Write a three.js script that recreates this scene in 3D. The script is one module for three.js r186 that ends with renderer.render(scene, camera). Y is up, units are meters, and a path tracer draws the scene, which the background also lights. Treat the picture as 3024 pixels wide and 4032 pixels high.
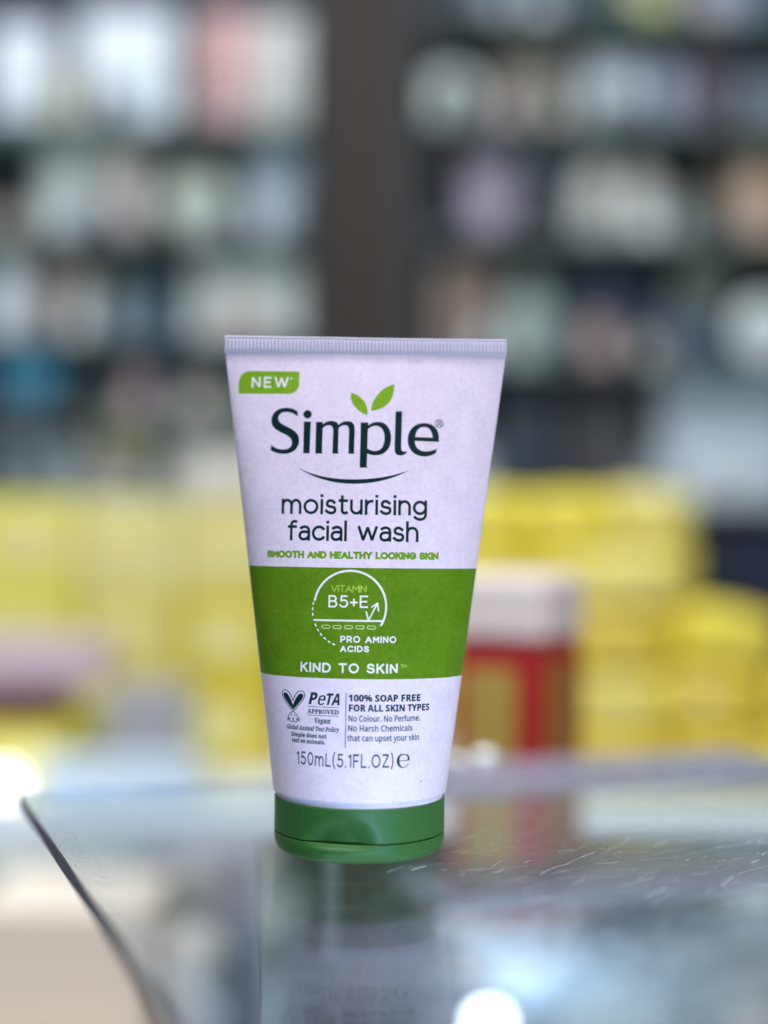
import * as THREE from 'three';
import { RoundedBoxGeometry } from 'three/addons/geometries/RoundedBoxGeometry.js';
import { RectAreaLightUniformsLib } from 'three/addons/lights/RectAreaLightUniformsLib.js';
import { mergeGeometries, mergeVertices } from 'three/addons/utils/BufferGeometryUtils.js';

// ---------------------------------------------------------------- camera, light, exposure
const scene = new THREE.Scene();
const camera = new THREE.PerspectiveCamera(37.6, 3 / 4, 0.02, 20);
const COUNTER = 1.0;                                   // height of the glass sheet's upper face
camera.position.set(0, COUNTER + 0.095, 0);
camera.rotation.order = 'YXZ';
camera.rotation.set(THREE.MathUtils.degToRad(0.55), 0, THREE.MathUtils.degToRad(0.75));
camera.focus = 0.431;
camera.userData.fStop = 2.25;
scene.add(camera);

const renderer = new THREE.WebGLRenderer({ antialias: true });
renderer.toneMapping = THREE.LinearToneMapping;
renderer.toneMappingExposure = 1.12;
renderer.shadowMap.enabled = true;
RectAreaLightUniformsLib.init();
scene.background = new THREE.Color().setRGB(0.075, 0.08, 0.09);   // dim unlit remainder of the shop

const M = (hex, roughness = 0.5, extra = {}) => new THREE.MeshPhysicalMaterial({ color: new THREE.Color(hex), roughness, ...extra });
const numbers = new Map();
function numbered(name) {
  const n = numbers.get(name) ?? 0; numbers.set(name, n + 1);
  return n ? `${name}_${String(n).padStart(3, '0')}` : name;
}
function thing(name, label, category, [x, y, z], group, turn = 0) {
  const o = new THREE.Group(); o.name = numbered(name); o.position.set(x, y, z); o.rotation.y = turn;
  o.userData = { label, category };
  if (group) o.userData.group = group;
  scene.add(o); return o;
}
function part(parent, name, geometry, material, [x, y, z] = [0, 0, 0], turn = 0) {
  const o = new THREE.Mesh(geometry, material); o.name = name; o.position.set(x, y, z); o.rotation.y = turn;
  o.castShadow = o.receiveShadow = true; parent.add(o); return o;
}
let seed = 20240611;
const rnd = () => { seed |= 0; seed = seed + 0x6D2B79F5 | 0; let t = Math.imul(seed ^ seed >>> 15, 1 | seed); t = t + Math.imul(t ^ t >>> 7, 61 | t) ^ t; return ((t ^ t >>> 14) >>> 0) / 4294967296; };
const rbox = (w, h, d, r = 0.003) => new RoundedBoxGeometry(w, h, d, 2, Math.min(r, w / 3, h / 3, d / 3));

// ceiling light panels of the shop, all above the frame
function ceilingLight(label, [x, y, z], [w, d], target, intensity, color) {
  const o = thing('ceiling_light', label, 'light', [x, y, z], 'ceiling light panels');
  o.lookAt(2 * x - target[0], 2 * y - target[1], 2 * z - target[2]);        // local -z looks at the target
  part(o, 'housing', rbox(w + 0.03, d + 0.03, 0.04, 0.004), M('#c8c8c8', 0.5), [0, 0, 0.021]);
  part(o, 'diffuser', new THREE.PlaneGeometry(w, d), new THREE.MeshStandardMaterial({ color: 0xffffff, emissive: new THREE.Color(color), emissiveIntensity: 0.8, roughness: 0.6 }), [0, 0, -0.001], Math.PI);
  const l = new THREE.RectAreaLight(new THREE.Color(color), intensity, w, d);
  l.name = 'panel_glow'; l.position.set(0, 0, -0.006); o.add(l);
}
ceilingLight('light panel hung above and before the tube', [0.46, 1.6, -0.05], [0.42, 0.22], [0, 1.1, -0.45], 11, '#fbf6ff');
ceilingLight('light panel over the low bench', [-0.35, 2.3, -0.2], [0.9, 0.4], [-0.25, 0.7, -1.15], 14, '#f4f7ff');
ceilingLight('light panel over the left aisle', [-0.75, 2.6, -1.0], [0.9, 0.5], [-0.35, 1.4, -2.4], 11, '#f2f6ff');
ceilingLight('light panel over the right aisle', [0.75, 2.6, -1.0], [0.9, 0.5], [0.35, 1.2, -2.2], 8.5, '#f2f6ff');

// ---------------------------------------------------------------- shop shelves behind (blurred)
const SHELF = { left: [1.7195, 1.54, 1.385, 1.2617, 1.1435], right: [1.8931, 1.7263, 1.549, 1.3556, 1.1378] };
function shelving(label, x0, x1, heights) {
  const w = x1 - x0, cx = (x0 + x1) / 2;
  const o = thing('shelf_unit', label, 'shelf', [cx, 0, -2.5], 'shelf units');
  part(o, 'back_panel', rbox(w, 2.3, 0.02), M('#0a2434', 0.6), [0, 1.15, -0.07]);
  for (const s of [-1, 1]) part(o, 'side_panel', rbox(0.018, 2.3, 0.2), M('#1a262c', 0.6), [s * (w / 2 + 0.009), 1.15, 0.03]);
  for (const y of heights) {
    const b = part(o, 'shelf_board', rbox(w, 0.008, 0.25), M('#c8d6d2', 0.15, { transmission: 0.85, thickness: 0 }), [0, y - 0.004, 0.065]);
    part(b, 'price_rail', rbox(w, 0.008, 0.004), M('#6c7876', 0.4), [0, -0.002, 0.127]);
  }
  part(o, 'plinth', rbox(w, 0.1, 0.19), M('#2a3236', 0.6), [0, 0.05, 0.035]);
}
shelving('dark shelf unit left of the brown pillar', -0.78, -0.128, SHELF.left);
shelving('dark shelf unit right of the brown pillar', 0.062, 0.78, SHELF.right);
{
  const p = thing('pillar', 'dark brown square pillar between the two shelf units', 'pillar', [-0.044, 0, -2.45]);
  part(p, 'shaft', rbox(0.137, 2.3, 0.14, 0.006), M('#2a2117', 0.7), [0, 1.15, 0]);
  part(p, 'skirting', rbox(0.145, 0.1, 0.15), M('#2c2a26', 0.6), [0, 0.05, 0]);
}
{
  const f = part(scene, 'floor', rbox(4, 0.02, 5, 0.002), M('#8c8c88', 0.5), [0, -0.01, -0.8]);
  f.userData = { kind: 'structure' };
  const c = thing('back_counter', 'white topped counter carrying the yellow cartons', 'counter', [0, 0, -1.52]);
  part(c, 'top', rbox(1.7, 0.03, 0.56, 0.006), M('#dfeaf2', 0.35), [0, 0.842, 0]);
  part(c, 'front', rbox(1.66, 0.827, 0.03, 0.002), M('#e2e6ea', 0.5), [0, 0.4135, 0.255]);
  for (const s of [-1, 1]) part(c, 'side', rbox(0.03, 0.827, 0.48, 0.002), M('#c4c8cc', 0.5), [s * 0.815, 0.4135, 0]);
  const k = thing('side_stand', 'slim pedestal under the red box behind the glass', 'stand', [0.084, 0, -0.81]);
  part(k, 'top', rbox(0.09, 0.02, 0.09, 0.003), M('#d8dcdc', 0.4), [0, 0.8468, 0]);
  part(k, 'column', rbox(0.05, 0.8168, 0.05, 0.003), M('#c4c8c8', 0.5), [0, 0.4284, 0]);
  part(k, 'foot', rbox(0.16, 0.02, 0.16, 0.003), M('#b4b8b8', 0.5), [0, 0.01, 0]);
  const b = thing('bench', 'low pale bench in front of the counter', 'bench', [-0.28, 0, -1.05]);
  part(b, 'top', rbox(0.9, 0.03, 0.36, 0.004), M('#e0dcd4', 0.5), [0, 0.685, 0]);
  for (const [sx, sz] of [[-1, -1], [-1, 1], [1, -1], [1, 1]]) part(b, 'leg', rbox(0.04, 0.67, 0.04), M('#8d8f92', 0.4), [sx * 0.41, 0.335, sz * 0.14]);
}
// kind, name, label, category, group, x, base y, front z, width, height, depth, colour, second colour (metres)
const GOODS = [
  ["box", "carton", "wide white carton at the far left of the top left shelf", "carton", "cartons and bottles on the left shelves", -0.5905, 1.7195, -2.4, 0.0962, 0.1691, 0.08, "#e6eef4", "#c9d6e2"],
  ["jar", "jar", "small dull yellow jar between the two white cartons on the top left shelf", "jar", "cartons and bottles on the left shelves", -0.5139, 1.7195, -2.36, 0.0305, 0.1074, 0.03, "#b5ad78", "#8c8868"],
  ["box", "carton", "largest white carton on the top left shelf, left of the pink one", "carton", "cartons and bottles on the left shelves", -0.421, 1.7195, -2.4, 0.1482, 0.1935, 0.1, "#e2ecf0", "#c4d4dc"],
  ["box", "carton", "pink carton on the top left shelf", "carton", "cartons and bottles on the left shelves", -0.264, 1.7195, -2.4, 0.0734, 0.194, 0.08, "#d6aaa4", "#b08e8e"],
  ["box", "carton", "pale grey carton beside the brown pillar on the top left shelf", "carton", "cartons and bottles on the left shelves", -0.1776, 1.7195, -2.4, 0.0734, 0.1893, 0.08, "#d2d4ce", "#b4bab4"],
  ["tube", "squeeze_tube", "white squeeze tube, leftmost on the second left shelf", "tube", "cartons and bottles on the left shelves", -0.5239, 1.54, -2.4, 0.0871, 0.1721, 0.05, "#cddad6", "#9fb2b4"],
  ["tube", "squeeze_tube", "pale pinkish squeeze tube beside the white tube on the second left shelf", "tube", "cartons and bottles on the left shelves", -0.4315, 1.54, -2.4, 0.0916, 0.166, 0.05, "#d2ccc6", "#a8a4a8"],
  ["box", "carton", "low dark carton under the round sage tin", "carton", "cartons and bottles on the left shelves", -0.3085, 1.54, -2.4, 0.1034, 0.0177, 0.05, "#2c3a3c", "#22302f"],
  ["disc", "tin", "round pale sage tin standing on edge on the second left shelf", "tin", "cartons and bottles on the left shelves", -0.3098, 1.5577, -2.4, 0.1034, 0.1034, 0.025, "#c2cebc", "#b6c2b0"],
  ["tube", "squeeze_tube", "blue grey squeeze tube beside the pillar on the second left shelf", "tube", "cartons and bottles on the left shelves", -0.1862, 1.54, -2.4, 0.1093, 0.1574, 0.05, "#a4b2bc", "#54646e"],
  ["bottle", "bottle", "tall white bottle at the left edge of the third left shelf", "bottle", "cartons and bottles on the left shelves", -0.6073, 1.385, -2.38, 0.0784, 0.1686, 0.07, "#dde8ea", "#c4d0d2"],
  ["box", "carton", "narrow tan carton on the third left shelf", "carton", "cartons and bottles on the left shelves", -0.5435, 1.385, -2.4, 0.0429, 0.1276, 0.05, "#90796a", "#5f544c"],
  ["box", "carton", "narrow beige carton right of the tan one on the third left shelf", "carton", "cartons and bottles on the left shelves", -0.4902, 1.385, -2.4, 0.0429, 0.1194, 0.05, "#b2a89c", "#8d8880"],
  ["bottle", "bottle", "slim teal grey bottle on the third left shelf", "bottle", "cartons and bottles on the left shelves", -0.4335, 1.385, -2.4, 0.0502, 0.1305, 0.04, "#7d9498", "#44545a"],
  ["bottle", "bottle", "slim blue grey bottle on the third left shelf", "bottle", "cartons and bottles on the left shelves", -0.3721, 1.385, -2.4, 0.0487, 0.1276, 0.04, "#708490", "#3c4c58"],
  ["box", "carton", "wide pale grey carton just behind the left top of the tube", "carton", "cartons and bottles on the left shelves", -0.2259, 1.385, -2.4, 0.1729, 0.1288, 0.1, "#d2dad4", "#b8c0bc"],
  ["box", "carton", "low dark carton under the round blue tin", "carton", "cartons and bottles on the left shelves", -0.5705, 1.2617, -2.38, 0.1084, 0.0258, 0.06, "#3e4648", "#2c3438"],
  ["disc", "tin", "round bright blue tin standing on its edge at the left", "tin", "cartons and bottles on the left shelves", -0.5665, 1.2875, -2.38, 0.0893, 0.0893, 0.025, "#5ab2d6", "#4fa4c8"],
  ["box", "carton", "dark slate carton right of the blue tin", "carton", "cartons and bottles on the left shelves", -0.4603, 1.2617, -2.4, 0.0845, 0.1042, 0.06, "#22343c", "#2e3e44"],
  ["box", "carton", "navy carton on the fourth left shelf", "carton", "cartons and bottles on the left shelves", -0.3613, 1.2617, -2.4, 0.0741, 0.1026, 0.06, "#1f3f58", "#33536a"],
  ["box", "carton", "grey carton behind the left edge of the tube", "carton", "cartons and bottles on the left shelves", -0.2284, 1.2617, -2.4, 0.1495, 0.0984, 0.06, "#4c585f", "#3c484e"],
  ["box", "carton", "pale carton on the lowest left shelf by the frame edge", "carton", "cartons and bottles on the left shelves", -0.5608, 1.1435, -2.4, 0.1462, 0.083, 0.08, "#bac4c8", "#9aa6ac"],
  ["box", "carton", "cream carton on the lowest left shelf", "carton", "cartons and bottles on the left shelves", -0.4224, 1.1435, -2.4, 0.0845, 0.1476, 0.08, "#cfc2a0", "#c0b494"],
  ["box", "carton", "off white carton on the lowest left shelf beside the tube", "carton", "cartons and bottles on the left shelves", -0.2639, 1.1435, -2.4, 0.1755, 0.109, 0.08, "#d4d6cc", "#bcc0ba"],
  ["box", "carton", "teal grey carton at the top right of the pillar, cut by the frame", "carton", "cartons and bottles on the right shelves", 0.201, 1.8931, -2.4, 0.1722, 0.0929, 0.08, "#4c6066", "#3c4e54"],
  ["jar", "tub", "yellow green tub on the topmost right shelf", "tub", "cartons and bottles on the right shelves", 0.4133, 1.8931, -2.4, 0.1108, 0.0987, 0.09, "#bcc48c", "#cdd09a"],
  ["box", "carton", "blue grey carton right of the yellow green tub", "carton", "cartons and bottles on the right shelves", 0.5323, 1.8931, -2.4, 0.0962, 0.0899, 0.08, "#8aa0b2", "#6f8494"],
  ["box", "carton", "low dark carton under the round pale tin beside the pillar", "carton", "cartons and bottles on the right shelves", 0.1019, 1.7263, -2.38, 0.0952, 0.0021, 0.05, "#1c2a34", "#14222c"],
  ["disc", "tin", "round pale tin standing on edge next to the pillar", "tin", "cartons and bottles on the right shelves", 0.1, 1.7284, -2.38, 0.0952, 0.0952, 0.025, "#ccd6d0", "#c4cec8"],
  ["box", "carton", "olive grey carton left of the pale blue cartons", "carton", "cartons and bottles on the right shelves", 0.2288, 1.7263, -2.4, 0.1209, 0.1391, 0.08, "#6a6a5c", "#55574e"],
  ["box", "carton", "pale blue carton on the second right shelf", "carton", "cartons and bottles on the right shelves", 0.3576, 1.7263, -2.4, 0.0923, 0.1201, 0.08, "#bccacf", "#5c6866"],
  ["box", "carton", "lilac grey carton beside the pale blue one", "carton", "cartons and bottles on the right shelves", 0.4441, 1.7263, -2.4, 0.052, 0.1138, 0.08, "#9aa6b4", "#707a82"],
  ["box", "carton", "dusky mauve carton on the second right shelf", "carton", "cartons and bottles on the right shelves", 0.5161, 1.7263, -2.4, 0.065, 0.1421, 0.08, "#554a54", "#463f4a"],
  ["box", "carton", "grey blue carton at the right end of the second right shelf", "carton", "cartons and bottles on the right shelves", 0.6075, 1.7263, -2.4, 0.0845, 0.0953, 0.08, "#6c7c84", "#4e5a60"],
  ["tube", "squeeze_tube", "mauve squeeze tube nearest the pillar on the third right shelf", "tube", "cartons and bottles on the right shelves", 0.1643, 1.549, -2.4, 0.1049, 0.1663, 0.05, "#a39aa8", "#6f6872"],
  ["tube", "squeeze_tube", "slate grey squeeze tube on the third right shelf", "tube", "cartons and bottles on the right shelves", 0.2647, 1.549, -2.42, 0.0745, 0.1742, 0.05, "#5f6a72", "#7f8888"],
  ["bottle", "bottle", "cream bottle, left one of the pair on the third right shelf", "bottle", "cartons and bottles on the right shelves", 0.3328, 1.549, -2.38, 0.0718, 0.1633, 0.07, "#c4c5ba", "#aeb0a8"],
  ["bottle", "bottle", "cream bottle, right one of the pair on the third right shelf", "bottle", "cartons and bottles on the right shelves", 0.4077, 1.549, -2.38, 0.0718, 0.154, 0.07, "#bdc0b6", "#a6aaa2"],
  ["jar", "jar", "low sage jar right of the cream bottles", "jar", "cartons and bottles on the right shelves", 0.4702, 1.549, -2.38, 0.0454, 0.0772, 0.04, "#94a39e", "#7b8a86"],
  ["box", "carton", "brown grey carton on the third right shelf", "carton", "cartons and bottles on the right shelves", 0.5308, 1.549, -2.42, 0.0511, 0.1568, 0.06, "#5c554c", "#4a4640"],
  ["bottle", "bottle", "peach bottle at the right frame edge", "bottle", "cartons and bottles on the right shelves", 0.5986, 1.549, -2.38, 0.0908, 0.1668, 0.08, "#c2a990", "#b8b49c"],
  ["box", "carton", "tan carton behind the top right of the tube", "carton", "cartons and bottles on the right shelves", 0.127, 1.3556, -2.4, 0.0923, 0.168, 0.07, "#8f7c6c", "#6e6054"],
  ["bottle", "bottle", "pale sage bottle right of the tan carton", "bottle", "cartons and bottles on the right shelves", 0.2319, 1.3556, -2.4, 0.096, 0.1649, 0.08, "#a6b8b2", "#98a8a2"],
  ["box", "carton", "dark teal carton, left one of the two dark cartons", "carton", "cartons and bottles on the right shelves", 0.3242, 1.3556, -2.4, 0.0702, 0.1624, 0.07, "#15303f", "#0f2836"],
  ["box", "carton", "dark navy carton, right one of the two dark cartons", "carton", "cartons and bottles on the right shelves", 0.3959, 1.3556, -2.4, 0.0507, 0.1589, 0.07, "#122a40", "#1d3650"],
  ["box", "carton", "slate carton under the round olive tin", "carton", "cartons and bottles on the right shelves", 0.4869, 1.3556, -2.4, 0.1137, 0.0863, 0.07, "#506070", "#3e4e5a"],
  ["disc", "tin", "round olive tin standing on edge on the slate carton", "tin", "cartons and bottles on the right shelves", 0.5056, 1.4419, -2.4, 0.0975, 0.0975, 0.025, "#77806f", "#6c7566"],
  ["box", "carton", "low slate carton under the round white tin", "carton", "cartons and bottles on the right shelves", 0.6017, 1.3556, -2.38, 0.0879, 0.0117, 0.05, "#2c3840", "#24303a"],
  ["disc", "tin", "round white tin standing on edge at the right frame edge", "tin", "cartons and bottles on the right shelves", 0.6005, 1.3673, -2.38, 0.0967, 0.0967, 0.025, "#e6f0ec", "#dce8e4"],
  ["box", "carton", "dark slate carton behind the right side of the tube", "carton", "cartons and bottles on the right shelves", 0.2237, 1.1378, -2.4, 0.0916, 0.1876, 0.08, "#2d3d46", "#3a4850"],
  ["box", "carton", "wide charcoal carton on the lowest right shelf", "carton", "cartons and bottles on the right shelves", 0.3482, 1.1378, -2.4, 0.1235, 0.1819, 0.08, "#3c3f42", "#4a4a4c"],
  ["box", "carton", "big pale blue white carton at the right above the yellow heap", "carton", "cartons and bottles on the right shelves", 0.5479, 1.1378, -2.4, 0.2131, 0.214, 0.1, "#c4d4db", "#d6e2e6"],
  ["ybox", "yellow_carton", "yellow carton in the leftmost column of the left stack, lower layer", "carton", "yellow cartons on the back counter", -0.3518, 0.857, -1.45, 0.1173, 0.0862, 0.12, "#d2c23a", "#e0d98e"],
  ["ybox", "yellow_carton", "yellow carton in the middle column of the left stack, lower layer", "carton", "yellow cartons on the back counter", -0.2437, 0.857, -1.45, 0.0937, 0.0862, 0.12, "#d8d27c", "#e0d98e"],
  ["ybox", "yellow_carton", "yellow carton in the right hand column of the left stack, lower layer", "carton", "yellow cartons on the back counter", -0.1473, 0.857, -1.45, 0.0937, 0.0862, 0.12, "#cdb92e", "#e0d98e"],
  ["ybox", "yellow_carton", "yellow carton in the leftmost column of the left stack, middle layer", "carton", "yellow cartons on the back counter", -0.353, 0.9444, -1.45, 0.1173, 0.0862, 0.12, "#d9d25a", "#e0d98e"],
  ["ybox", "yellow_carton", "yellow carton in the middle column of the left stack, middle layer", "carton", "yellow cartons on the back counter", -0.2449, 0.9444, -1.45, 0.0937, 0.0862, 0.12, "#d4c866", "#e0d98e"],
  ["ybox", "yellow_carton", "yellow carton in the right hand column of the left stack, middle layer", "carton", "yellow cartons on the back counter", -0.1485, 0.9444, -1.45, 0.0937, 0.0862, 0.12, "#cfc02e", "#e0d98e"],
  ["ybox", "yellow_carton", "yellow carton in the leftmost column of the left stack, upper layer", "carton", "yellow cartons on the back counter", -0.3542, 1.0318, -1.45, 0.1173, 0.0862, 0.12, "#e0dc66", "#e0d98e"],
  ["ybox", "yellow_carton", "yellow carton in the middle column of the left stack, upper layer", "carton", "yellow cartons on the back counter", -0.246, 1.0318, -1.45, 0.0937, 0.0862, 0.12, "#dcd88e", "#e0d98e"],
  ["ybox", "yellow_carton", "yellow carton in the right hand column of the left stack, upper layer", "carton", "yellow cartons on the back counter", -0.1497, 1.0318, -1.45, 0.0937, 0.0862, 0.12, "#d8d082", "#e0d98e"],
  ["box", "carton", "pale cream carton lying on top of the right hand yellow column", "carton", "cartons on the left stack", -0.149, 1.1191, -1.45, 0.0825, 0.0417, 0.1, "#d8d6c6", "#c8c8bc"],
  ["ybox", "yellow_carton", "flat yellow carton at the bottom of the small front stack", "carton", "small stack at the front left of the counter", -0.3085, 0.857, -1.3, 0.09, 0.063, 0.08, "#cfc544", "#d8d08c"],
  ["box", "carton", "dark maroon carton under the mauve one", "carton", "small stack at the front left of the counter", -0.318, 0.921, -1.3, 0.072, 0.031, 0.08, "#5c3438", "#4a2c32"],
  ["box", "carton", "mauve carton on top of the small front stack", "carton", "small stack at the front left of the counter", -0.2995, 0.953, -1.3, 0.11, 0.0377, 0.08, "#cbbac2", "#bca8b2"],
  ["box", "carton", "plain grey carton right of the small front stack", "carton", "small stack at the front left of the counter", -0.2035, 0.857, -1.3, 0.0672, 0.0941, 0.08, "#a4a4a6", "#8a8c90"],
  ["box", "carton", "flat pale blue carton along the counter front at the left", "carton", "small stack at the front left of the counter", -0.2207, 0.857, -1.262, 0.1324, 0.0398, 0.03, "#d6e8f4", "#e2eef6"],
  ["red", "red_canister", "red box with white lid and yellow front panel beside the tube", "box", "red box", 0.077, 0.857, -0.78, 0.0619, 0.2143, 0.055, "#b01c22", "#e8dcd6"],
  ["box", "carton", "big cream carton at the lower left corner", "carton", "goods on the low bench", -0.2119, 0.7, -1.0, 0.1169, 0.1359, 0.12, "#f2e6d4", "#e8dcc8"],
  ["bottle", "bottle", "pale bottle on the low bench seen through the glass", "bottle", "goods on the low bench", -0.1268, 0.7, -1.0, 0.0446, 0.1616, 0.08, "#d0cec8", "#bcbcb8"],
  ["box", "carton", "slate blue carton on the low bench left of the tube", "carton", "goods on the low bench", -0.0863, 0.7, -0.98, 0.0262, 0.1201, 0.06, "#59677a", "#4c5a6c"],
  ["box", "carton", "mauve grey carton at the back of the low bench", "carton", "goods on the low bench", -0.1344, 0.7, -1.12, 0.0896, 0.1475, 0.05, "#9a9aa6", "#8a8c98"],
  ["box", "carton", "sage grey carton at the back of the low bench by the frame edge", "carton", "goods on the low bench", -0.2495, 0.7, -1.15, 0.1238, 0.1359, 0.05, "#bcc6c0", "#aab6b0"],
];
const lathe = (pts, n = 40) => new THREE.LatheGeometry(pts.map(([r, y]) => new THREE.Vector2(r, y)), n);
function goods([kind, name, label, category, group, x, y, z, w, h, d, c1, c2]) {
  const one = thing(name, label, category, [x, y, z - d / 2], group);
  const a = M(c1, 0.5), b = M(c2 ?? c1, 0.45);
  if (kind === 'box' || kind === 'ybox') {
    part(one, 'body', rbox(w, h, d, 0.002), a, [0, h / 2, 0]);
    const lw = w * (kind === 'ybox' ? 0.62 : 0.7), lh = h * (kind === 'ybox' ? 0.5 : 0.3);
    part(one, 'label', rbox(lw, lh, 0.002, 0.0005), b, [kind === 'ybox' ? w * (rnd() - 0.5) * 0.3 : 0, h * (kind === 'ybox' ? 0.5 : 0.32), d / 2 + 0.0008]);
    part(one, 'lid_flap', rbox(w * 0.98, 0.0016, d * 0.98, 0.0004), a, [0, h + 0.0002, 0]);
  } else if (kind === 'bottle') {
    const r = w / 2, s = h * 0.74, o = part(one, 'body', lathe([[0, 0], [r * 0.92, 0], [r, r * 0.1], [r, s * 0.8], [r * 0.9, s * 0.92], [r * 0.5, s], [r * 0.36, s + h * 0.03], [0, s + h * 0.03]]), a);
    o.scale.z = Math.min(1, d / w);
    part(one, 'cap', lathe([[0, 0], [r * 0.5, 0], [r * 0.5, h * 0.2], [r * 0.44, h * 0.23], [0, h * 0.23]]), b, [0, s + h * 0.03, 0]);
  } else if (kind === 'jar') {
    const r = w / 2, s = h * 0.72;
    part(one, 'body', lathe([[0, 0], [r * 0.86, 0], [r * 0.98, r * 0.16], [r, s * 0.5], [r * 0.96, s * 0.95], [r * 0.8, s], [0, s]]), a);
    part(one, 'lid', lathe([[0, 0], [r, 0], [r, h * 0.25], [r * 0.92, h * 0.28], [0, h * 0.28]]), b, [0, s, 0]);
  } else if (kind === 'tube') {
    const ch = h * 0.16, g = new THREE.CylinderGeometry(1, 1, 1, 40, 8), p = g.attributes.position;
    for (let i = 0; i < p.count; i++) {
      const t = p.getY(i) + 0.5;
      p.setXYZ(i, p.getX(i) * w * (0.36 + 0.14 * t), ch + t * (h - ch), p.getZ(i) * (w * 0.3 * (1 - t) + 0.002));
    }
    g.computeVertexNormals();
    part(one, 'body', g, a);
    part(one, 'cap', lathe([[0, 0], [w * 0.34, 0], [w * 0.36, h * 0.02], [w * 0.36, ch], [0, ch]]), b).scale.z = 0.84;
    part(one, 'crimp', rbox(w, h * 0.05, 0.005, 0.001), a, [0, h * 0.985, 0]);
  } else if (kind === 'disc') {
    const r = w / 2, k = [[0, -d / 2], [r * 0.94, -d / 2], [r, -d / 2 + r * 0.06], [r, d / 2 - r * 0.06], [r * 0.94, d / 2], [r * 0.9, d / 2 - 0.001], [0, d / 2 - 0.001]];
    const g = lathe(k, 48); g.rotateX(Math.PI / 2); g.translate(0, r, 0);
    part(one, 'body', g, a);
    const g2 = lathe([[0, 0], [r * 0.7, 0], [r * 0.7, 0.0015], [0, 0.0015]], 48); g2.rotateX(Math.PI / 2); g2.translate(0, r, d / 2 - 0.0008);
    part(one, 'label', g2, b);
  } else if (kind === 'red') {
    one.rotation.y = -0.5; w *= 0.84; one.position.x -= 0.004;
    const lh = h * 0.165, bh = h - lh;
    part(one, 'body', rbox(w, bh, d, 0.003), a, [0, bh / 2, 0]);
    const l = part(one, 'lid', rbox(w * 1.04, lh, d * 1.06, 0.006), b, [0, bh + lh / 2, 0]);
    part(l, 'lid_rim', rbox(w * 1.05, 0.004, d * 1.07, 0.001), M('#d6c4be', 0.4), [0, -lh / 2 + 0.004, 0]);
    part(one, 'front_panel', rbox(w * 0.55, bh * 0.72, 0.002, 0.0005), M('#b79c4c', 0.5), [-w * 0.06, bh * 0.56, d / 2 + 0.0008]);
    part(one, 'side_panel', rbox(0.002, bh * 0.94, d * 0.9, 0.0005), M('#a86a1c', 0.5), [w / 2 + 0.0008, bh * 0.47, 0]);
  }
}
GOODS.forEach(goods);

// small jars set along the front of the shelves, dark and pale in turn
{
  const TONE = [['white', '#e4ecec'], ['black', '#0e1a22'], ['cream', '#d6cfb8'], ['teal', '#1d4450'], ['silver grey', '#aab4b8'], ['navy', '#12223a'], ['pale pink', '#d0b4b0']];
  const ORD = ['first', 'second', 'third', 'fourth', 'fifth', 'sixth'], ROW = ['top', 'second', 'third', 'fourth', 'lowest'];
  for (const [side, x0, x1] of [['left', -0.6, -0.15], ['right', 0.1, 0.6]]) SHELF[side].forEach((y, r) => {
    let x = x0 + rnd() * 0.05 + (side === 'left' && r === 3 ? 0.17 : 0);
    for (let k = 0; k < 6 && x < x1; k++) {
      const [tone, hex] = TONE[(k * 3 + r * 2 + (side === 'left' ? 0 : 1)) % 7], q = 0.013 + rnd() * 0.012, h = 0.03 + rnd() * 0.04;
      const o = thing('small_jar', `small ${tone} jar, ${ORD[k]} from the left along the front of the ${ROW[r]} ${side} shelf`, 'jar', [x, y, -2.352], 'small jars along the shelf fronts');
      part(o, 'body', lathe([[0, 0], [q * 0.9, 0], [q, q * 0.15], [q, h * 0.7], [q * 0.85, h * 0.74], [0, h * 0.74]], 28), M(hex, 0.3));
      part(o, 'lid', lathe([[0, 0], [q * 0.95, 0], [q * 0.95, h * 0.22], [q * 0.85, h * 0.25], [0, h * 0.25]], 28), M(hex, 0.25), [0, h * 0.74, 0]);
      x += q * 2 + 0.03 + rnd() * 0.08;
    }
  });
}

// pillow pouches piled on the back counter
function pillow(w, h, d) {
  const g = new THREE.BoxGeometry(w, h, d, 14, 10, 4), p = g.attributes.position;
  for (let i = 0; i < p.count; i++) {
    const u = p.getX(i) / w * 2, v = p.getY(i) / h * 2, f = 0.12 + 0.88 * Math.sqrt(Math.max(0, (1 - u ** 4) * (1 - v ** 6)));
    p.setXYZ(i, p.getX(i) * (1 - 0.05 * (1 - Math.abs(v))), p.getY(i) * (0.8 + 0.2 * (1 - u * u)), p.getZ(i) * f + 0.003 * Math.sin(u * 7 + v * 3));
  }
  g.deleteAttribute('uv'); g.deleteAttribute('normal');
  const m = mergeVertices(g, 1e-5); m.computeVertexNormals(); return m;
}
const POUCH = pillow(0.09, 0.06, 0.056), POUCH_END = rbox(0.004, 0.04, 0.006, 0.001), POUCH_LABEL = new THREE.SphereGeometry(1, 24, 16).scale(0.024, 0.015, 0.003);
const YELLOWS = ['#ecdc48', '#e6d664', '#e0c640', '#ebe07c', '#e6ce48'].map((h) => M(h, 0.5)), CREAMS = ['#ddd6a8', '#d9c67c', '#dccf8c'].map((h) => M(h, 0.5));
const LEVEL = ['bottom', 'second', 'third', 'fourth', 'topmost'];
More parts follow.
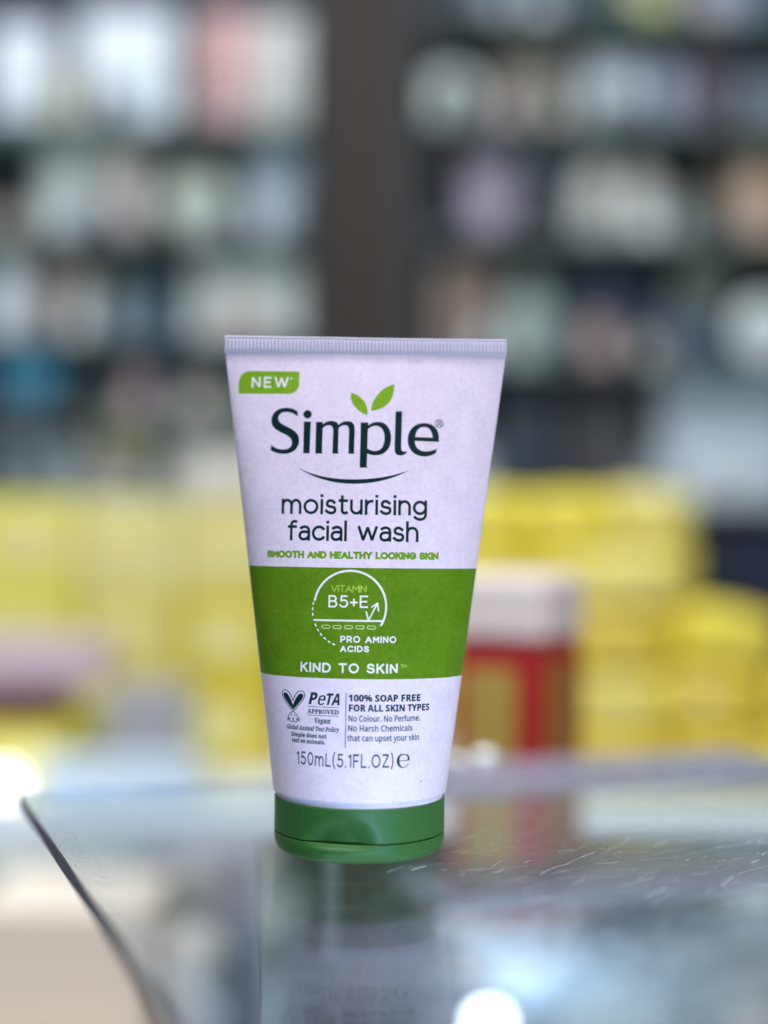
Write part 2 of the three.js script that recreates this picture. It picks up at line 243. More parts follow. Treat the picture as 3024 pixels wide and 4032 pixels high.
for (const [where, x, z, n, lean] of [['back column behind the red box', 0.1, -1.5, 5, 0.02], ['middle column of the back row', 0.186, -1.5, 5, 0.0], ['right column of the back row', 0.264, -1.51, 5, -0.12], ['front column right of the red box', 0.224, -1.38, 4, -0.06], ['front column under the navy carton', 0.305, -1.37, 3, -0.2], ['front column near the right frame edge', 0.388, -1.36, 2, -0.3], ['front column cut by the right frame edge', 0.47, -1.36, 2, -0.1]]) {
  for (let k = 0; k < n; k++) {
    const o = thing('yellow_pouch', `yellow pillow pouch, ${LEVEL[k]} of the ${where}`, 'pouch', [x + (rnd() - 0.5) * 0.012, 0.857 + k * 0.0545 + (lean < -0.1 ? 0.004 : 0), z], 'yellow pouches piled on the counter', (rnd() - 0.5) * 0.3);
    o.rotation.z = k === n - 1 ? lean : lean * 0.15;
    part(o, 'body', POUCH, YELLOWS[rnd() * 5 | 0], [0, 0.028, 0]);
    for (const s of [-1, 1]) part(o, 'crimp', POUCH_END, YELLOWS[rnd() * 5 | 0], [s * 0.0425, 0.028, 0]);
    part(o, 'label', POUCH_LABEL, CREAMS[rnd() * 3 | 0], [(rnd() - 0.5) * 0.02, 0.03, 0.024]);
  }
}
{
  const o = thing('carton', 'flat dark navy carton in the gap above the sloping yellow sack', 'carton', [0.4, 0.857, -1.56], 'cartons behind the sacks', -0.15);
  part(o, 'body', rbox(0.18, 0.232, 0.09, 0.003), M('#131f38', 0.4), [0, 0.116, 0]);
  part(o, 'label', rbox(0.06, 0.05, 0.002, 0.0005), M('#6b4a50', 0.5), [0.05, 0.1, 0.0458]);
  const j = thing('jar', 'small pale jar standing against the right edge of the tube', 'jar', [0.125, 1.1378, -2.3], 'jar behind the sacks');
  part(j, 'body', lathe([[0, 0], [0.03, 0], [0.034, 0.006], [0.034, 0.06], [0.028, 0.066], [0, 0.066]]), M('#c3cfd6', 0.4));
  part(j, 'lid', lathe([[0, 0], [0.034, 0], [0.034, 0.02], [0.03, 0.023], [0, 0.023]]), M('#b7c3cc', 0.4), [0, 0.066, 0]);
  // lit globe lamp on the back counter
  const g = thing('globe_lamp', 'small lit white lamp on the counter at the left frame edge', 'lamp', [-0.318, 0.857, -1.262]);
  part(g, 'base', lathe([[0, 0], [0.018, 0], [0.018, 0.004], [0.012, 0.007], [0, 0.007]]), M('#d8d8d4', 0.4));
  const bulb = new THREE.SphereGeometry(0.016, 40, 28); bulb.scale(1.1, 0.9, 1.0);
  part(g, 'bulb', bulb, new THREE.MeshStandardMaterial({ color: 0xffffff, emissive: new THREE.Color('#fffdf6'), emissiveIntensity: 2.2, roughness: 0.5 }), [0, 0.018, 0]);
  const pl = new THREE.PointLight(new THREE.Color('#fffaf0'), 0.004); pl.name = 'bulb_glow'; pl.position.set(0, 0.018, 0); pl.castShadow = true; g.add(pl);
}

// ---------------------------------------------------------------- display case and its glass top
const PHI = THREE.MathUtils.degToRad(20.2), CORNER = [-0.1266, -0.5294];   // far left corner of the sheet
const noise2 = (() => { const g = new Float32Array(65536).map(() => rnd()); return (x, y) => { const xi = Math.floor(x), yi = Math.floor(y), fx = x - xi, fy = y - yi, s = (t) => t * t * (3 - 2 * t), at = (i, j) => g[((i & 255) << 8) | (j & 255)]; const a = at(xi, yi), b = at(xi + 1, yi), c = at(xi, yi + 1), d = at(xi + 1, yi + 1); return a + (b - a) * s(fx) + (c - a) * s(fy) + (a - b - c + d) * s(fx) * s(fy); }; })();
const ss1 = (a, b, v) => { const t = Math.min(Math.max((v - a) / (b - a), 0), 1); return t * t * (3 - 2 * t); };
const SHEET = [0.46, 0.44, 0.004];
{
  const o = thing('display_case', 'display case with a mirrored shelf under the glass sheet', 'display case', [0.1355, 0, -0.429], null, THREE.MathUtils.degToRad(4.7));
  part(o, 'base', rbox(0.33, 0.955, 0.42, 0.004), M('#b9bdba', 0.5), [0, 0.4775, 0]);
  part(o, 'mirrored_shelf', new THREE.BoxGeometry(0.336, 0.009, 0.43), new THREE.MeshPhysicalMaterial({ color: new THREE.Color('#e6ecec'), metalness: 1, roughness: 0.06 }), [0, 0.9605, 0]);
  const clear = new THREE.MeshPhysicalMaterial({ color: new THREE.Color('#e8f0f2'), transmission: 0.9, thickness: 0, roughness: 0.1 });
  for (const [x, z] of [[-0.142, -0.143], [0.14, -0.17], [-0.06, 0.19], [0.15, 0.15]]) part(o, 'standoff', new THREE.CylinderGeometry(0.003, 0.003, 0.031, 20), clear, [x, 0.9805, z]);
}
{
  // scratches worn into the sheet: short arcs of wiping and a few long nicks, and a scuffed margin along the free left edge
  const N = 2048, c = document.createElement('canvas'); c.width = c.height = N;
  const x = c.getContext('2d'), mm = [N / (SHEET[0] * 1000), N / (SHEET[1] * 1000)];
  const img = x.createImageData(N, N);
  for (let j = 0; j < N; j++) for (let i = 0; i < N; i++) {
    const X = i / mm[0], Y = j / mm[1];
    const worn = 0.05 + 0.26 * ss1(6, 26, -126.6 + 0.946 * X + 0.323 * Y + 12 * (noise2(Y / 20, 77) - 0.5)) * (0.4 + 0.6 * noise2(X / 1.1, Y / 0.5 + 60));
    let v = worn + 0.06 * noise2(X / 9, Y / 9) * noise2(X / 2.5 + 40, Y / 2.5) + 0.03 * noise2(X * 2.1, Y * 2.1 + 30);
    const edge = 5 + 9 * noise2(3, Y / 14) * (0.3 + Y / 250);
    if (X < edge) v += 0.42 * (0.35 + 0.65 * noise2(X * 1.3 + 9, Y * 1.3)) * Math.min(1, (edge - X) / 3);
    const k = (j * N + i) * 4, g = Math.min(255, v * 255); img.data[k] = img.data[k + 1] = img.data[k + 2] = g; img.data[k + 3] = 255;
  }
  x.putImageData(img, 0, 0);
  x.lineCap = 'round';
  for (let k = 0; k < 11000; k++) {
    let px, py; do { px = rnd() * N; py = rnd() * N; } while (-126.6 + 0.946 * px / mm[0] + 0.323 * py / mm[1] < 4 && rnd() < 0.8);
    const a = -0.35 + (rnd() - 0.5) * 0.9, l = (6 + rnd() * rnd() * 90), b = (rnd() - 0.5) * 0.35;
    const g = 120 + rnd() * 130 | 0; x.strokeStyle = `rgba(${g},${g},${g},${0.25 + 0.75 * rnd() ** 2})`; x.lineWidth = 0.5 + rnd() * rnd() * 2.2;
    x.beginPath(); x.moveTo(px, py); x.quadraticCurveTo(px + Math.cos(a) * l / 2 - Math.sin(a) * b * l, py + Math.sin(a) * l / 2 + Math.cos(a) * b * l, px + Math.cos(a) * l, py + Math.sin(a) * l); x.stroke();
  }
  const rough = new THREE.CanvasTexture(c); rough.magFilter = THREE.LinearFilter; rough.flipY = false;
  const glass = new THREE.MeshPhysicalMaterial({ color: new THREE.Color('#f8fbfb'), transmission: 1, thickness: 0, roughness: 1, roughnessMap: rough, ior: 1.5, specularIntensity: 0.32 });
  const under = new THREE.MeshPhysicalMaterial({ color: new THREE.Color('#f8fbfb'), transmission: 1, thickness: 0, roughness: 0.04, ior: 1.5, specularIntensity: 0.32 });
  const o = thing('glass_sheet', 'scratched clear glass sheet under the tube, one corner at the left', 'glass sheet', [CORNER[0], COUNTER - SHEET[2], CORNER[1]], null, PHI);
  const top = new THREE.PlaneGeometry(SHEET[0], SHEET[1]); top.rotateX(-Math.PI / 2);
  const uv = top.attributes.uv, ps = top.attributes.position;
  for (let i = 0; i < uv.count; i++) uv.setXY(i, ps.getX(i) / SHEET[0] + 0.5, ps.getZ(i) / SHEET[1] + 0.5);
  part(o, 'upper_face', top, glass, [SHEET[0] / 2, SHEET[2], SHEET[1] / 2]);
  const low = top.clone(); part(o, 'lower_face', low, under, [SHEET[0] / 2, 0.0006, SHEET[1] / 2]);
  // ground edges with their chips and streaks
  const streak = (hexA, hexB, n) => {
    const e = document.createElement('canvas'); e.width = 2048; e.height = 16; const q = e.getContext('2d');
    q.fillStyle = hexA; q.fillRect(0, 0, 2048, 16); q.fillStyle = hexB;
    for (let k = 0; k < n; k++) { q.globalAlpha = 0.15 + 0.6 * rnd(); q.fillRect(rnd() * 2048, rnd() * 16, 4 + rnd() * 40, 1 + rnd() * 4); }
    const t = new THREE.CanvasTexture(e); t.colorSpace = THREE.SRGBColorSpace; t.magFilter = THREE.LinearFilter; return t;
  };
  const eL = new THREE.MeshPhysicalMaterial({ map: streak('#2b2b3a', '#4c4a60', 260), roughness: 0.5 });
  const eF = new THREE.MeshPhysicalMaterial({ color: new THREE.Color('#eef2fa'), roughness: 0.1, transmission: 1, thickness: 0, specularIntensity: 0.3 });
  part(o, 'ground_edge', new THREE.BoxGeometry(SHEET[1], SHEET[2] - 0.0004, 0.0008), eL, [-0.0005, SHEET[2] / 2, SHEET[1] / 2], Math.PI / 2);
  part(o, 'polished_edge', new THREE.BoxGeometry(SHEET[0], SHEET[2] - 0.0004, 0.0008), eF, [SHEET[0] / 2, SHEET[2] / 2, -0.0005]);
}
{
  const o = thing('acrylic_ledge', 'narrow cloudy acrylic ledge behind the far edge of the glass', 'ledge', [CORNER[0], 0.984, CORNER[1]], null, PHI);
  part(o, 'slab', rbox(0.172, 0.008, 0.055, 0.0035), new THREE.MeshPhysicalMaterial({ color: new THREE.Color('#b8b4c4'), roughness: 0.25, transmission: 0.5, thickness: 0 }), [0.253, 0.0042, -0.047]);
  const s = (label, x, z, r) => { const q = thing('steel_stud', label, 'stud', [x, 0.9922, z], 'studs on the ledge'); part(q, 'head', lathe([[0, 0], [r, 0], [r * 0.9, r * 0.5], [r * 0.5, r * 0.85], [0, r * 0.95]], 24), M('#f2f6f4', 0.18, { metalness: 0.3 })); };
  s('bright domed stud on the cloudy ledge, the larger of the two', 0.0455, -0.662, 0.0062);
  s('small domed stud on the ledge next to the tube', 0.0335, -0.655, 0.0042);
}
{
  const o = thing('led_lamp', 'lit white lamp with a rounded top below the glass', 'lamp', [0.0238, 0.9651, -0.322]);
  part(o, 'socket', lathe([[0, 0], [0.0065, 0], [0.0065, 0.006], [0.0052, 0.008], [0, 0.008]], 24), M('#b4b8ba', 0.3));
  const pts = [[0, 0.008], [0.0055, 0.008], [0.0055, 0.025]]; for (let k = 1; k <= 8; k++) pts.push([0.0055 * Math.cos(k * Math.PI / 16), 0.025 + 0.0042 * Math.sin(k * Math.PI / 16)]);
  part(o, 'diffuser', lathe(pts, 32), new THREE.MeshStandardMaterial({ color: 0xffffff, emissive: new THREE.Color('#eef6ff'), emissiveIntensity: 2.5, roughness: 0.5 }));
  const l = new THREE.PointLight(new THREE.Color('#a4d0ff'), 0.032); l.name = 'diffuser_glow'; l.position.set(0, 0.016, 0); l.castShadow = true; o.add(l);
}

// ---------------------------------------------------------------- the facial wash tube
// thin drawn letters: stroke paths on a cap height of 100 (baseline 0, up is negative), [width, path]
const GLYPH = {
  A: [92, 'M0,0 L46,-100 L92,0 M17,-33 H75'], B: [68, 'M0,0 V-100 H38 A24,24 0 0 1 38,-52 H0 M38,-52 H42 A26,26 0 0 1 42,0 H0'], C: [90, 'M88,-83 A50,50 0 1 0 88,-17'],
  D: [85, 'M0,0 V-100 H35 A50,50 0 0 1 35,0 Z'], E: [62, 'M62,-100 H0 V0 H62 M0,-51 H54'], F: [62, 'M62,-100 H0 V0 M0,-49 H54'], G: [92, 'M88,-84 A50,50 0 1 0 90,-20 V-47 H55'],
  H: [80, 'M0,0 V-100 M80,0 V-100 M0,-50 H80'], I: [0, 'M0,0 V-100'], K: [75, 'M0,0 V-100 M72,-100 L0,-36 M29,-60 L75,0'], L: [58, 'M0,-100 V0 H58'], M: [90, 'M0,0 V-100 L45,-38 L90,-100 V0'],
  N: [78, 'M0,0 V-100 L78,0 V-100'], O: [104, 'M0,-50 A52,50 0 1 1 104,-50 A52,50 0 1 1 0,-50'], P: [71, 'M0,0 V-100 H40 A31,31 0 0 1 40,-38 H0'], R: [74, 'M0,0 V-100 H40 A31,31 0 0 1 40,-38 H0 M44,-38 L74,0'],
  S: [74, 'M69,-84 C58,-96 48,-100 37,-100 C16,-100 4,-89 4,-75 C4,-34 74,-68 74,-26 C74,-10 60,0 40,0 C24,0 12,-6 0,-18'], T: [80, 'M0,-100 H80 M40,-100 V0'], V: [92, 'M0,-100 L46,0 L92,-100'],
  W: [134, 'M0,-100 L34,0 L67,-100 L100,0 L134,-100'], Y: [84, 'M0,-100 L42,-45 L84,-100 M42,-45 V0'], Z: [76, 'M2,-100 H74 L0,0 H76'], X: [80, 'M0,-100 L80,0 M80,-100 L0,0'], U: [78, 'M0,-100 V-39 A39,39 0 0 0 78,-39 V-100'],
  1: [24, 'M0,-84 L24,-100 V0'], 5: [68, 'M62,-100 H14 L9,-54 C18,-60 26,-62 36,-62 C56,-62 68,-50 68,-32 C68,-12 54,0 34,0 C20,0 8,-6 0,-16'], 0: [74, 'M0,-50 A37,50 0 1 1 74,-50 A37,50 0 1 1 0,-50'],
  '.': [1, 'M0,0 h1'], '(': [20, 'M20,-114 C-7,-80 -7,-20 20,16'], ')': [20, 'M0,-114 C27,-80 27,-20 0,16'], '+': [56, 'M0,-42 H56 M28,-70 V-14'],
  m: [110, 'M0,0 V-73 M0,-42 A27.5,31 0 0 1 55,-42 V0 M55,-42 A27.5,31 0 0 1 110,-42 V0'], o: [77, 'M0,-36.5 A38.5,36.5 0 1 1 77,-36.5 A38.5,36.5 0 1 1 0,-36.5'], i: [0, 'M0,0 V-73 M-1,-101 h2'],
  s: [54, 'M48,-62 C40,-70 34,-73 26,-73 C12,-73 4,-65 4,-55 C4,-26 54,-48 54,-19 C54,-7 44,0 30,0 C18,0 9,-4 0,-12'], t: [42, 'M14,-96 V-20 C14,-6 21,0 31,0 C35,0 39,-1 42,-3 M0,-73 H42'],
  u: [62, 'M0,-73 V-31 A31,31 0 0 0 62,-31 M62,-73 V0'], r: [36, 'M0,0 V-73 M0,-38 C4,-62 18,-73 36,-72'], n: [62, 'M0,0 V-73 M0,-42 A31,31 0 0 1 62,-42 V0'],
  g: [72, 'M72,-73 V0 C72,22 56,31 38,31 C24,31 14,27 5,19 M0,-37 A36,34 0 1 1 72,-37 A36,34 0 1 1 0,-37'], f: [42, 'M14,0 V-80 C14,-96 22,-104 36,-104 C39,-104 41,-103.5 43,-103 M0,-73 H42'],
  a: [57, 'M8,-66 C16,-71 24,-73 31,-73 C48,-73 57,-63 57,-48 V0 M57,-40 C48,-43 40,-44.5 30,-44.5 C10,-44.5 0,-35 0,-22 C0,-8 11,0 26,0 C44,0 57,-12 57,-27'], c: [64, 'M64,-62 A37,36.5 0 1 0 64,-11'],
  l: [0, 'M0,0 V-104'], w: [106, 'M0,-73 L26,0 L53,-73 L80,0 L106,-73'], h: [62, 'M0,0 V-104 M0,-42 A31,31 0 0 1 62,-42 V0'],
};
const SLEEVE = { s: 85, y0: 14, y1: 148 };            // millimetres of print: round the tube from -s to s, and heights
function print() {
  const N = 2048, c = document.createElement('canvas'); c.width = c.height = N;
  const x = c.getContext('2d'), kx = N / (2 * SLEEVE.s), ky = N / (SLEEVE.y1 - SLEEVE.y0);
  const INK = '#01282a', GREEN = '#5d8414', LEAF = '#7aa820', WHITE = '#ece8f0';
  x.fillStyle = '#e5d7e8'; x.fillRect(0, 0, N, N);
  const row = (y) => (SLEEVE.y1 - y) * ky;
  x.fillStyle = GREEN; x.fillRect(0, row(82.9), N, row(51.6) - row(82.9));
  // each block of print has its own drawing units: [its centre in units, its place on the sleeve in mm, mm per unit across and up]
  const BLOCK = {
    badge: [335, 320, -28.41, 136.90, 0.05808, 0.05864], logo: [800, 560, -2.78, 120.30, 0.03308, 0.03347], title: [810, 260, -2.72, 97.99, 0.02833, 0.02834], claim: [758, 1203, -3.07, 86.44, 0.05642, 0.05613],
    emblem: [800, 777, -3.68, 70.59, 0.01754, 0.01730], kind: [740, 738, -3.41, 54.61, 0.04623, 0.04524], mark: [420, 350, -14.38, 40.48, 0.04245, 0.03755], bunny: [370, 470, -20.10, 43.19, 0.01581, 0.01254],
    copy: [1000, 355, 8.19, 40.81, 0.03905, 0.03728], volume: [726, 675, -2.08, 28.95, 0.0388, 0.03677],
  };
  const block = (n) => { const [u, v, s, y, a, b] = BLOCK[n]; x.setTransform(a * kx, 0, 0, b * ky, (s + SLEEVE.s - u * a) * kx, row(y) - v * b * ky); };
  const fill = (d, color, rule) => { x.fillStyle = color; x.fill(new Path2D(d), rule ?? 'nonzero'); };
  const line = (d, color, w, cap = 'butt') => { x.strokeStyle = color; x.lineWidth = w; x.lineCap = cap; x.lineJoin = 'round'; x.stroke(new Path2D(d)); };
  function strokes(text, x0, x1, base, H, w, color, squeeze = 1) {      // capital height H and stroke w in block units
    const k = (H - w) / 100, list = [...text];
    const wide = list.reduce((s, ch) => s + (ch === ' ' ? 30 : GLYPH[ch][0]) * k * squeeze, 0);
    const gap = (x1 - x0 - w - wide) / (list.length - 1);
    let at = x0 + w / 2;
    x.strokeStyle = color; x.lineCap = 'square'; x.lineJoin = 'miter'; x.miterLimit = 2;
    for (const ch of list) {
      if (ch !== ' ') { x.save(); x.translate(at, base - w / 2); x.scale(k * squeeze, k); x.lineWidth = w / k; x.stroke(new Path2D(GLYPH[ch][1])); x.restore(); }
      at += (ch === ' ' ? 30 : GLYPH[ch][0]) * k * squeeze + gap;
    }
  }
  function words(text, x0, x1, base, size, font, color, slant = 0) {
    x.save(); x.font = `${font.startsWith('bold') ? 'bold ' : ''}${size}px ${font.replace('bold ', '')}`; x.fillStyle = color;
    x.translate(x0, base); x.transform((x1 - x0) / x.measureText(text).width, 0, slant, 1, 0, 0); x.fillText(text, 0, 0); x.strokeStyle = color; x.lineWidth = size * (size > 100 ? 0.02 : 0.035); x.lineJoin = 'round'; x.strokeText(text, 0, 0); x.restore();
  }
  block('badge');
  fill('M180,377 V330 C180,290 205,262 240,262 H490 V320 C490,355 470,377 430,377 Z', LEAF);
  strokes('NEW', 247, 437, 347, 57, 10, WHITE);
  for (let k = 0; k < 5; k++) { const a = -Math.PI / 2 + k * 1.2566; line(`M450,299 l${6 * Math.cos(a)},${6 * Math.sin(a)}`, WHITE, 3.4); }
  block('logo');
  fill('M290,362 V322 C265,300 225,288 190,288 C110,288 57,335 57,402 C57,520 245,505 245,596 C245,638 215,658 165,658 C125,658 90,645 58,618 L56,665 C90,685 125,696 170,696 C255,696 308,650 308,575 C308,455 118,462 118,382 C118,345 145,325 190,325 C230,325 262,340 290,362 Z', INK);
  fill('M348,410 H409 L404,690 H348 Z M342,345 a37,37 0 1 0 74,0 a37,37 0 1 0 -74,0 Z', INK);
  fill('M457,412 H516 V436 C540,412 562,402 590,402 C622,402 646,412 656,437 C680,412 706,402 735,402 C786,402 800,432 800,482 L797,680 L803,690 H748 L750,492 C750,456 740,438 712,438 C690,438 672,448 657,466 L656,680 L662,690 H607 L610,492 C610,456 598,440 572,440 C550,440 532,450 516,467 L514,680 L520,690 H455 Z', INK);
  fill('M853,412 H918 V440 C945,415 975,405 1010,405 C1080,405 1122,465 1122,550 C1122,640 1070,700 985,700 C955,700 935,695 914,686 L910,795 L918,810 H850 Z M916,470 L914,640 C935,655 955,663 980,663 C1035,663 1065,620 1065,550 C1065,480 1035,440 985,440 C958,440 938,450 916,470 Z', INK, 'evenodd');
  fill('M1160,308 H1217 L1212,630 C1212,655 1222,665 1245,664 C1252,664 1260,662 1266,660 C1255,685 1235,698 1208,698 C1170,698 1155,680 1155,640 Z', INK);
  fill('M1547,573 L1333,568 C1335,625 1370,660 1430,660 C1465,660 1497,650 1527,634 L1524,668 C1495,692 1460,704 1418,704 C1330,704 1270,645 1270,560 C1270,470 1330,410 1415,410 C1500,410 1547,460 1547,545 Z M1336,534 L1492,538 C1488,480 1462,443 1415,443 C1370,443 1340,480 1336,534 Z', INK, 'evenodd');
  line('M1514,410 a34,34 0 1 0 68,0 a34,34 0 1 0 -68,0 Z', INK, 6);
  strokes('R', 1534, 1564, 432, 44, 7, INK);
  fill('M763,146 C845,170 905,235 910,300 C912,318 911,332 909,347 C830,320 760,250 760,175 Z', LEAF);
  fill('M1143,65 C1150,150 1120,225 1060,268 C1025,290 985,303 941,308 C945,235 985,165 1040,118 C1075,92 1110,75 1143,65 Z', LEAF);
  fill('M303,816 C430,880 580,913 760,914 C950,915 1130,890 1287,825 C1130,915 960,952 780,952 C600,950 440,905 303,816 Z', INK);
  block('title');
  strokes('moisturising', 62, 1565, 253, 203, 28, INK, 0.95);
  strokes('facial wash', 132, 1480, 524, 203, 28, INK, 0.95);
  block('claim');
  strokes('SMOOTH AND HEALTHY LOOKING SKIN', 308, 1208, 1221, 38, 10.8, '#6c9a1e');
  block('emblem');
  line('M243,605 A590,590 0 1 1 1335,1000', WHITE, 36, 'round');
  line('M236,932 H1340', WHITE, 33, 'round');
  for (const [a, b] of [[216, 660], [207, 750], [212, 840], [262, 1015], [303, 1095], [355, 1165], [418, 1228], [490, 1282], [568, 1320]]) { const t = Math.atan2(b - 777, a - 797) + Math.PI / 2; line(`M${a - 14 * Math.cos(t)},${b - 14 * Math.sin(t)} L${a + 14 * Math.cos(t)},${b + 14 * Math.sin(t)}`, WHITE, 26, 'round'); }
  line('M1090,785 L1128,925 L1272,640 M1180,705 L1272,640 L1290,765', WHITE, 25, 'round');
  for (let k = 0; k < 5; k++) { const a = 365 + k * 187; line(`M${a + 25},1013 h85 a25,25 0 0 1 0,50 h-85 a25,25 0 0 1 0,-50 Z`, '#cfdca6', 14); }
  strokes('VITAMIN', 505, 1090, 470, 118, 17, '#a9c653');
  strokes('B5+E', 468, 1118, 722, 205, 30, WHITE);
  strokes('PRO AMINO', 675, 1590, 1290, 112, 24, WHITE);
  strokes('ACIDS', 675, 1145, 1442, 106, 24, WHITE);
  block('kind');
  strokes('KIND TO SKIN', 433, 1045, 770, 62, 12, WHITE);
  strokes('TM', 1060, 1100, 737, 25, 4, '#a9c653');
  block('bunny');
  for (const m of [1, -1]) {
    x.save(); if (m < 0) { x.translate(740, 0); x.scale(-1, 1); }
    line('M370,585 C290,480 120,300 125,190 C130,90 230,85 290,165 C330,225 355,290 370,345', INK, 15);
    fill('M370,545 C310,470 150,290 150,210 C155,150 225,155 265,215 C310,280 345,355 368,435 Z', INK);
    line('M370,590 C310,600 265,660 258,730 M252,745 C270,800 330,845 372,780 M305,735 L215,740 M300,750 L220,790', INK, 14);
    fill('M322,660 a11,20 0 1 0 22,0 a11,20 0 1 0 -22,0 Z', INK);
    x.restore();
  }
  fill('M345,725 H395 L370,760 Z', INK); line('M370,750 V790', INK, 14);
  block('mark');
  words('P', 398, 462, 250, 122, 'bold sans-serif', INK, -0.2); words('e', 462, 522, 252, 130, 'serif', INK, -0.22); words('TA', 520, 622, 250, 118, 'bold sans-serif', INK, -0.2);
  line('M398,268 H620 M398,332 H620', INK, 3.4);
  words('APPROVED', 398, 620, 318, 44, 'bold serif', INK);
  words('Vegan', 445, 560, 389, 50, 'bold serif', INK, -0.22);
  words('Global Animal Test Policy', 222, 620, 447, 45, 'bold serif', INK, -0.22);
  words('Simple does not', 265, 538, 499, 42, 'bold sans-serif', INK); words('test on animals.', 272, 530, 543, 42, 'bold sans-serif', INK);
  line('M666,155 V563', '#3c5468', 5);
  block('copy');
  words('100% SOAP FREE', 706, 1248, 232, 68, 'bold sans-serif', INK); words('FOR ALL SKIN TYPES', 707, 1325, 305, 68, 'bold sans-serif', INK);
  words('No Colour. No Perfume.', 706, 1250, 380, 60, 'sans-serif', INK); words('No Harsh Chemicals', 704, 1188, 453, 60, 'sans-serif', INK); words('that can upset your skin', 704, 1248, 525, 60, 'sans-serif', INK);
  block('volume');
  strokes('150mL(5.1FL.OZ)', 290, 1035, 722, 100, 12.5, INK, 0.62);
  line('M1066,677 L1158,673', INK, 5); line('M1158,673 A48,49 0 1 0 1153,700', INK, 5.5);
  fill('M1059,674 C1059,640 1085,623 1106,623 C1086,635 1079,650 1079,674 C1079,700 1088,714 1108,724 C1080,723 1059,704 1059,674 Z M1161,674 C1161,650 1152,632 1135,626 C1144,640 1146,655 1145,675 Z', INK);
  // handling marks: tiny specks and rubbed lines in the print
  x.setTransform(1, 0, 0, 1, 0, 0);
  for (let k = 0; k < 420; k++) { x.globalAlpha = 0.06 + 0.14 * rnd(); x.fillStyle = rnd() < 0.7 ? '#6d6680' : '#ffffff'; const r = 0.8 + rnd() * 2.2; x.beginPath(); x.ellipse(500 + rnd() * 1048, rnd() * N, r * (1 + rnd()), r, rnd() * 3, 0, 7); x.fill(); }
  for (let k = 0; k < 60; k++) { x.globalAlpha = 0.08 + 0.1 * rnd(); x.strokeStyle = '#6d6680'; x.lineWidth = 1; const a = 500 + rnd() * 1048, b = rnd() * N, t = rnd() * 6.3, l = 8 + rnd() * 36; x.beginPath(); x.moveTo(a, b); x.lineTo(a + Math.cos(t) * l, b + Math.sin(t) * l); x.stroke(); }
  x.globalAlpha = 0.4; x.strokeStyle = '#4c4858'; x.lineWidth = 5; x.lineCap = 'round'; x.beginPath(); x.moveTo((SLEEVE.s + 18.6) * kx, row(22.4)); x.lineTo((SLEEVE.s + 19.4) * kx, row(23)); x.stroke();
  x.globalAlpha = 1;
  const d = x.getImageData(0, 0, N, N), q = d.data;
  for (let j = 0; j < N; j++) for (let i = 0; i < N; i++) { const k = (j * N + i) * 4, n = (noise2(i / 3.2, j / 4) - 0.5) * 12 + (noise2(i / 11, j / 14) - 0.5) * 8 + (noise2(i / 60, j / 75) - 0.5) * 8; q[k] += n; q[k + 1] += n; q[k + 2] += n; }
  x.putImageData(d, 0, 0);
  const t = new THREE.CanvasTexture(c); t.colorSpace = THREE.SRGBColorSpace; t.magFilter = THREE.LinearFilter; return t;
}
const mm = 0.001;
function surface(nu, nv, f, closed = true) {          // a grid of (position, uv) from f(i / nu, j / nv)
  const p = [], uv = [], ix = [];
  for (let j = 0; j <= nv; j++) for (let i = 0; i <= nu; i++) { const [x, y, z, a, b] = f(i / nu, j / nv); p.push(x * mm, y * mm, z * mm); uv.push(a ?? i / nu, b ?? j / nv); }
  for (let j = 0; j < nv; j++) for (let i = 0; i < nu; i++) { const a = j * (nu + 1) + i, b = a + 1, c = a + nu + 1, d = c + 1; ix.push(a, b, d, a, d, c); }
  const g = new THREE.BufferGeometry();
  g.setAttribute('position', new THREE.Float32BufferAttribute(p, 3)); g.setAttribute('uv', new THREE.Float32BufferAttribute(uv, 2)); g.setIndex(ix);
  g.computeVertexNormals();
  if (closed) {                                        // one normal along the back where the grid meets itself
    const n = g.attributes.normal;
    for (let j = 0; j <= nv; j++) { const a = j * (nu + 1), b = a + nu, v = new THREE.Vector3(n.getX(a) + n.getX(b), n.getY(a) + n.getY(b), n.getZ(a) + n.getZ(b)).normalize(); n.setXYZ(a, v.x, v.y, v.z); n.setXYZ(b, v.x, v.y, v.z); }
  }
  return g;
}
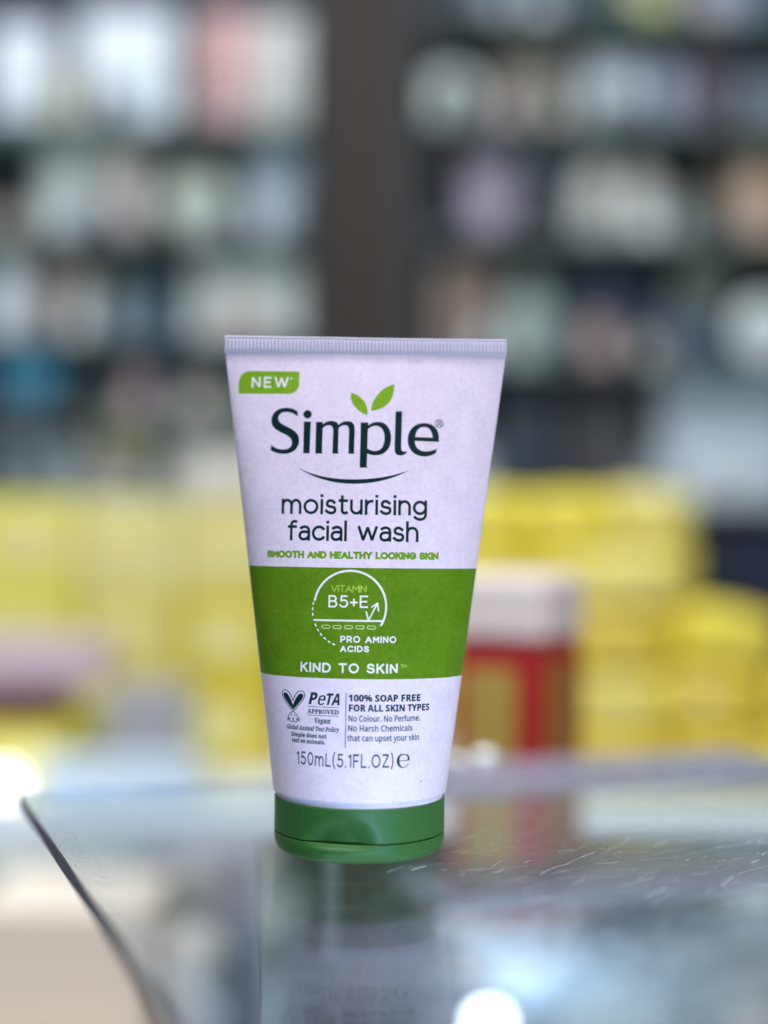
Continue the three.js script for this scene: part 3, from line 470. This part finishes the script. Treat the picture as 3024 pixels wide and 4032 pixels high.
{
  const tube = thing('facial_wash_tube', 'white and green facial wash tube standing on its green cap', 'tube', [-0.0061, COUNTER + 0.0001, -0.445]);
  const half = (y) => { const t = Math.min(Math.max((y - 16) / 129.5, 0), 1); return [25.3 + 16.2 * t, Math.max(0.55, 25.3 * (1 - t) ** 0.9)]; };
  const ss = (a, b, v) => { const t = Math.min(Math.max((v - a) / (b - a), 0), 1); return t * t * (3 - 2 * t); };
  const NU = 256, NV = 150;
  const sleeve = surface(NU, NV, (u, v) => {
    const y = v < 0.06 ? 15.4 + v / 0.06 * 3.2 : 18.6 + (v - 0.06) / 0.94 * 127.1;
    let [a, b] = half(y);
    const neck = 1 - 0.03 * (1 - ss(16.9, 17.5, y)); a *= neck; b *= neck;
    const th = (u - 0.5) * 2 * Math.PI, STEP = 64;
    let s = 0; for (let k = 0; k < STEP; k++) { const q = th * (k + 0.5) / STEP; s += Math.hypot(a * Math.cos(q), b * Math.sin(q)) * th / STEP; }
    const dent = (noise2(u * 9 + 2, y / 26 + 7) - 0.5) * 0.7 * ss(22, 40, y) * (1 - ss(132, 146, y));
    return [a * Math.sin(th), y, b * Math.cos(th) + dent * Math.cos(th), 0.5 + s / (2 * SLEEVE.s), (y - SLEEVE.y0) / (SLEEVE.y1 - SLEEVE.y0)];
  });
  part(tube, 'sleeve', sleeve, new THREE.MeshPhysicalMaterial({ map: print(), roughness: 0.42, specularIntensity: 0.4 }));
  // crimped seam across the top: fine upright ribs between plain borders
  const W = 83.4, H = 5.2, seam = new THREE.BoxGeometry(W, H, 1.5, 624, 30, 2), p = seam.attributes.position;
  for (let i = 0; i < p.count; i++) {
    const x = p.getX(i), y = p.getY(i) / H + 0.5, z = p.getZ(i), face = Math.abs(z) > 0.5 ? Math.sign(z) : 0;
    const rib = (0.5 + 0.5 * Math.cos(2 * Math.PI * x / 1.06)) * ss(0.2, 0.27, y) * (1 - ss(0.78, 0.84, y)) * (Math.abs(x) < W / 2 - 0.4 ? 1 : 0);
    const rim = -0.3 * (1 - ss(0.0, 0.16, y)) + 0.25 * ss(0.9, 0.95, y) * (1 - ss(0.97, 1, y));
    p.setXYZ(i, x * mm, (p.getY(i) + 0.12 * (noise2(x / 11, 3) - 0.5)) * mm, (z + face * (0.5 * rib + rim) + 0.5 * (noise2(x / 22, 8) - 0.5)) * mm);
  }
  seam.computeVertexNormals();
  part(tube, 'crimped_seam', seam, M('#d9d3e4', 0.34), [0, 148.0 * mm, 0]);
  // flip cap: lid below, collar above with the thumb scoop
  const cap = M('#2c6224', 0.5, {}), T0 = -0.215;
  const ring = (prof, scoop) => surface(224, (prof.length - 1) * 6, (u, v) => {
    const q = v * (prof.length - 1), k = Math.min(prof.length - 2, Math.floor(q)), t = q - k;
    let r = prof[k][0] + (prof[k + 1][0] - prof[k][0]) * t; const y = prof[k][1] + (prof[k + 1][1] - prof[k][1]) * t, th = (u - 0.5) * 2 * Math.PI;
    if (r > 22) r += scoop(th, y);
    return [r * Math.sin(th), y, r * Math.cos(th)];
  });
  part(tube, 'lid', ring([[0, 0.35], [20.4, 0.35], [21.2, 0], [22.4, 0.12], [23.4, 0.55], [24.2, 1.2], [24.7, 2.1], [24.95, 3.2], [25.05, 4.4], [25.05, 5.5], [24.8, 5.72], [20, 5.72]],
    (th, y) => 0.55 * Math.exp(-(((th - T0) / 0.36) ** 4)) * Math.exp(-(((y - 3.6) / 1.0) ** 2)) - 0.5 * Math.exp(-(((th - T0) / 0.4) ** 4)) * ss(4.2, 5.6, y)), cap);
  part(tube, 'collar', ring([[20, 5.95], [24.75, 5.95], [25.05, 6.2], [25.05, 7.6], [25.05, 9], [25.05, 10.5], [25.05, 12], [25.05, 13.5], [25.05, 15.5], [24.85, 15.85], [23.5, 15.9]],
    (th, y) => { const e = Math.hypot((th - T0) / 0.5, (y - 5.9) / 8.6); return -2.3 * (1 - ss(0.35, 1, e)); }), cap);
  part(tube, 'plug', new THREE.CylinderGeometry(20 * mm, 20 * mm, 0.4 * mm, 48), M('#1d5018', 0.5), [0, 5.83 * mm, 0]);
}

scene.traverse((o) => { if (o.isMesh) o.castShadow = o.receiveShadow = true; });
renderer.render(scene, camera);
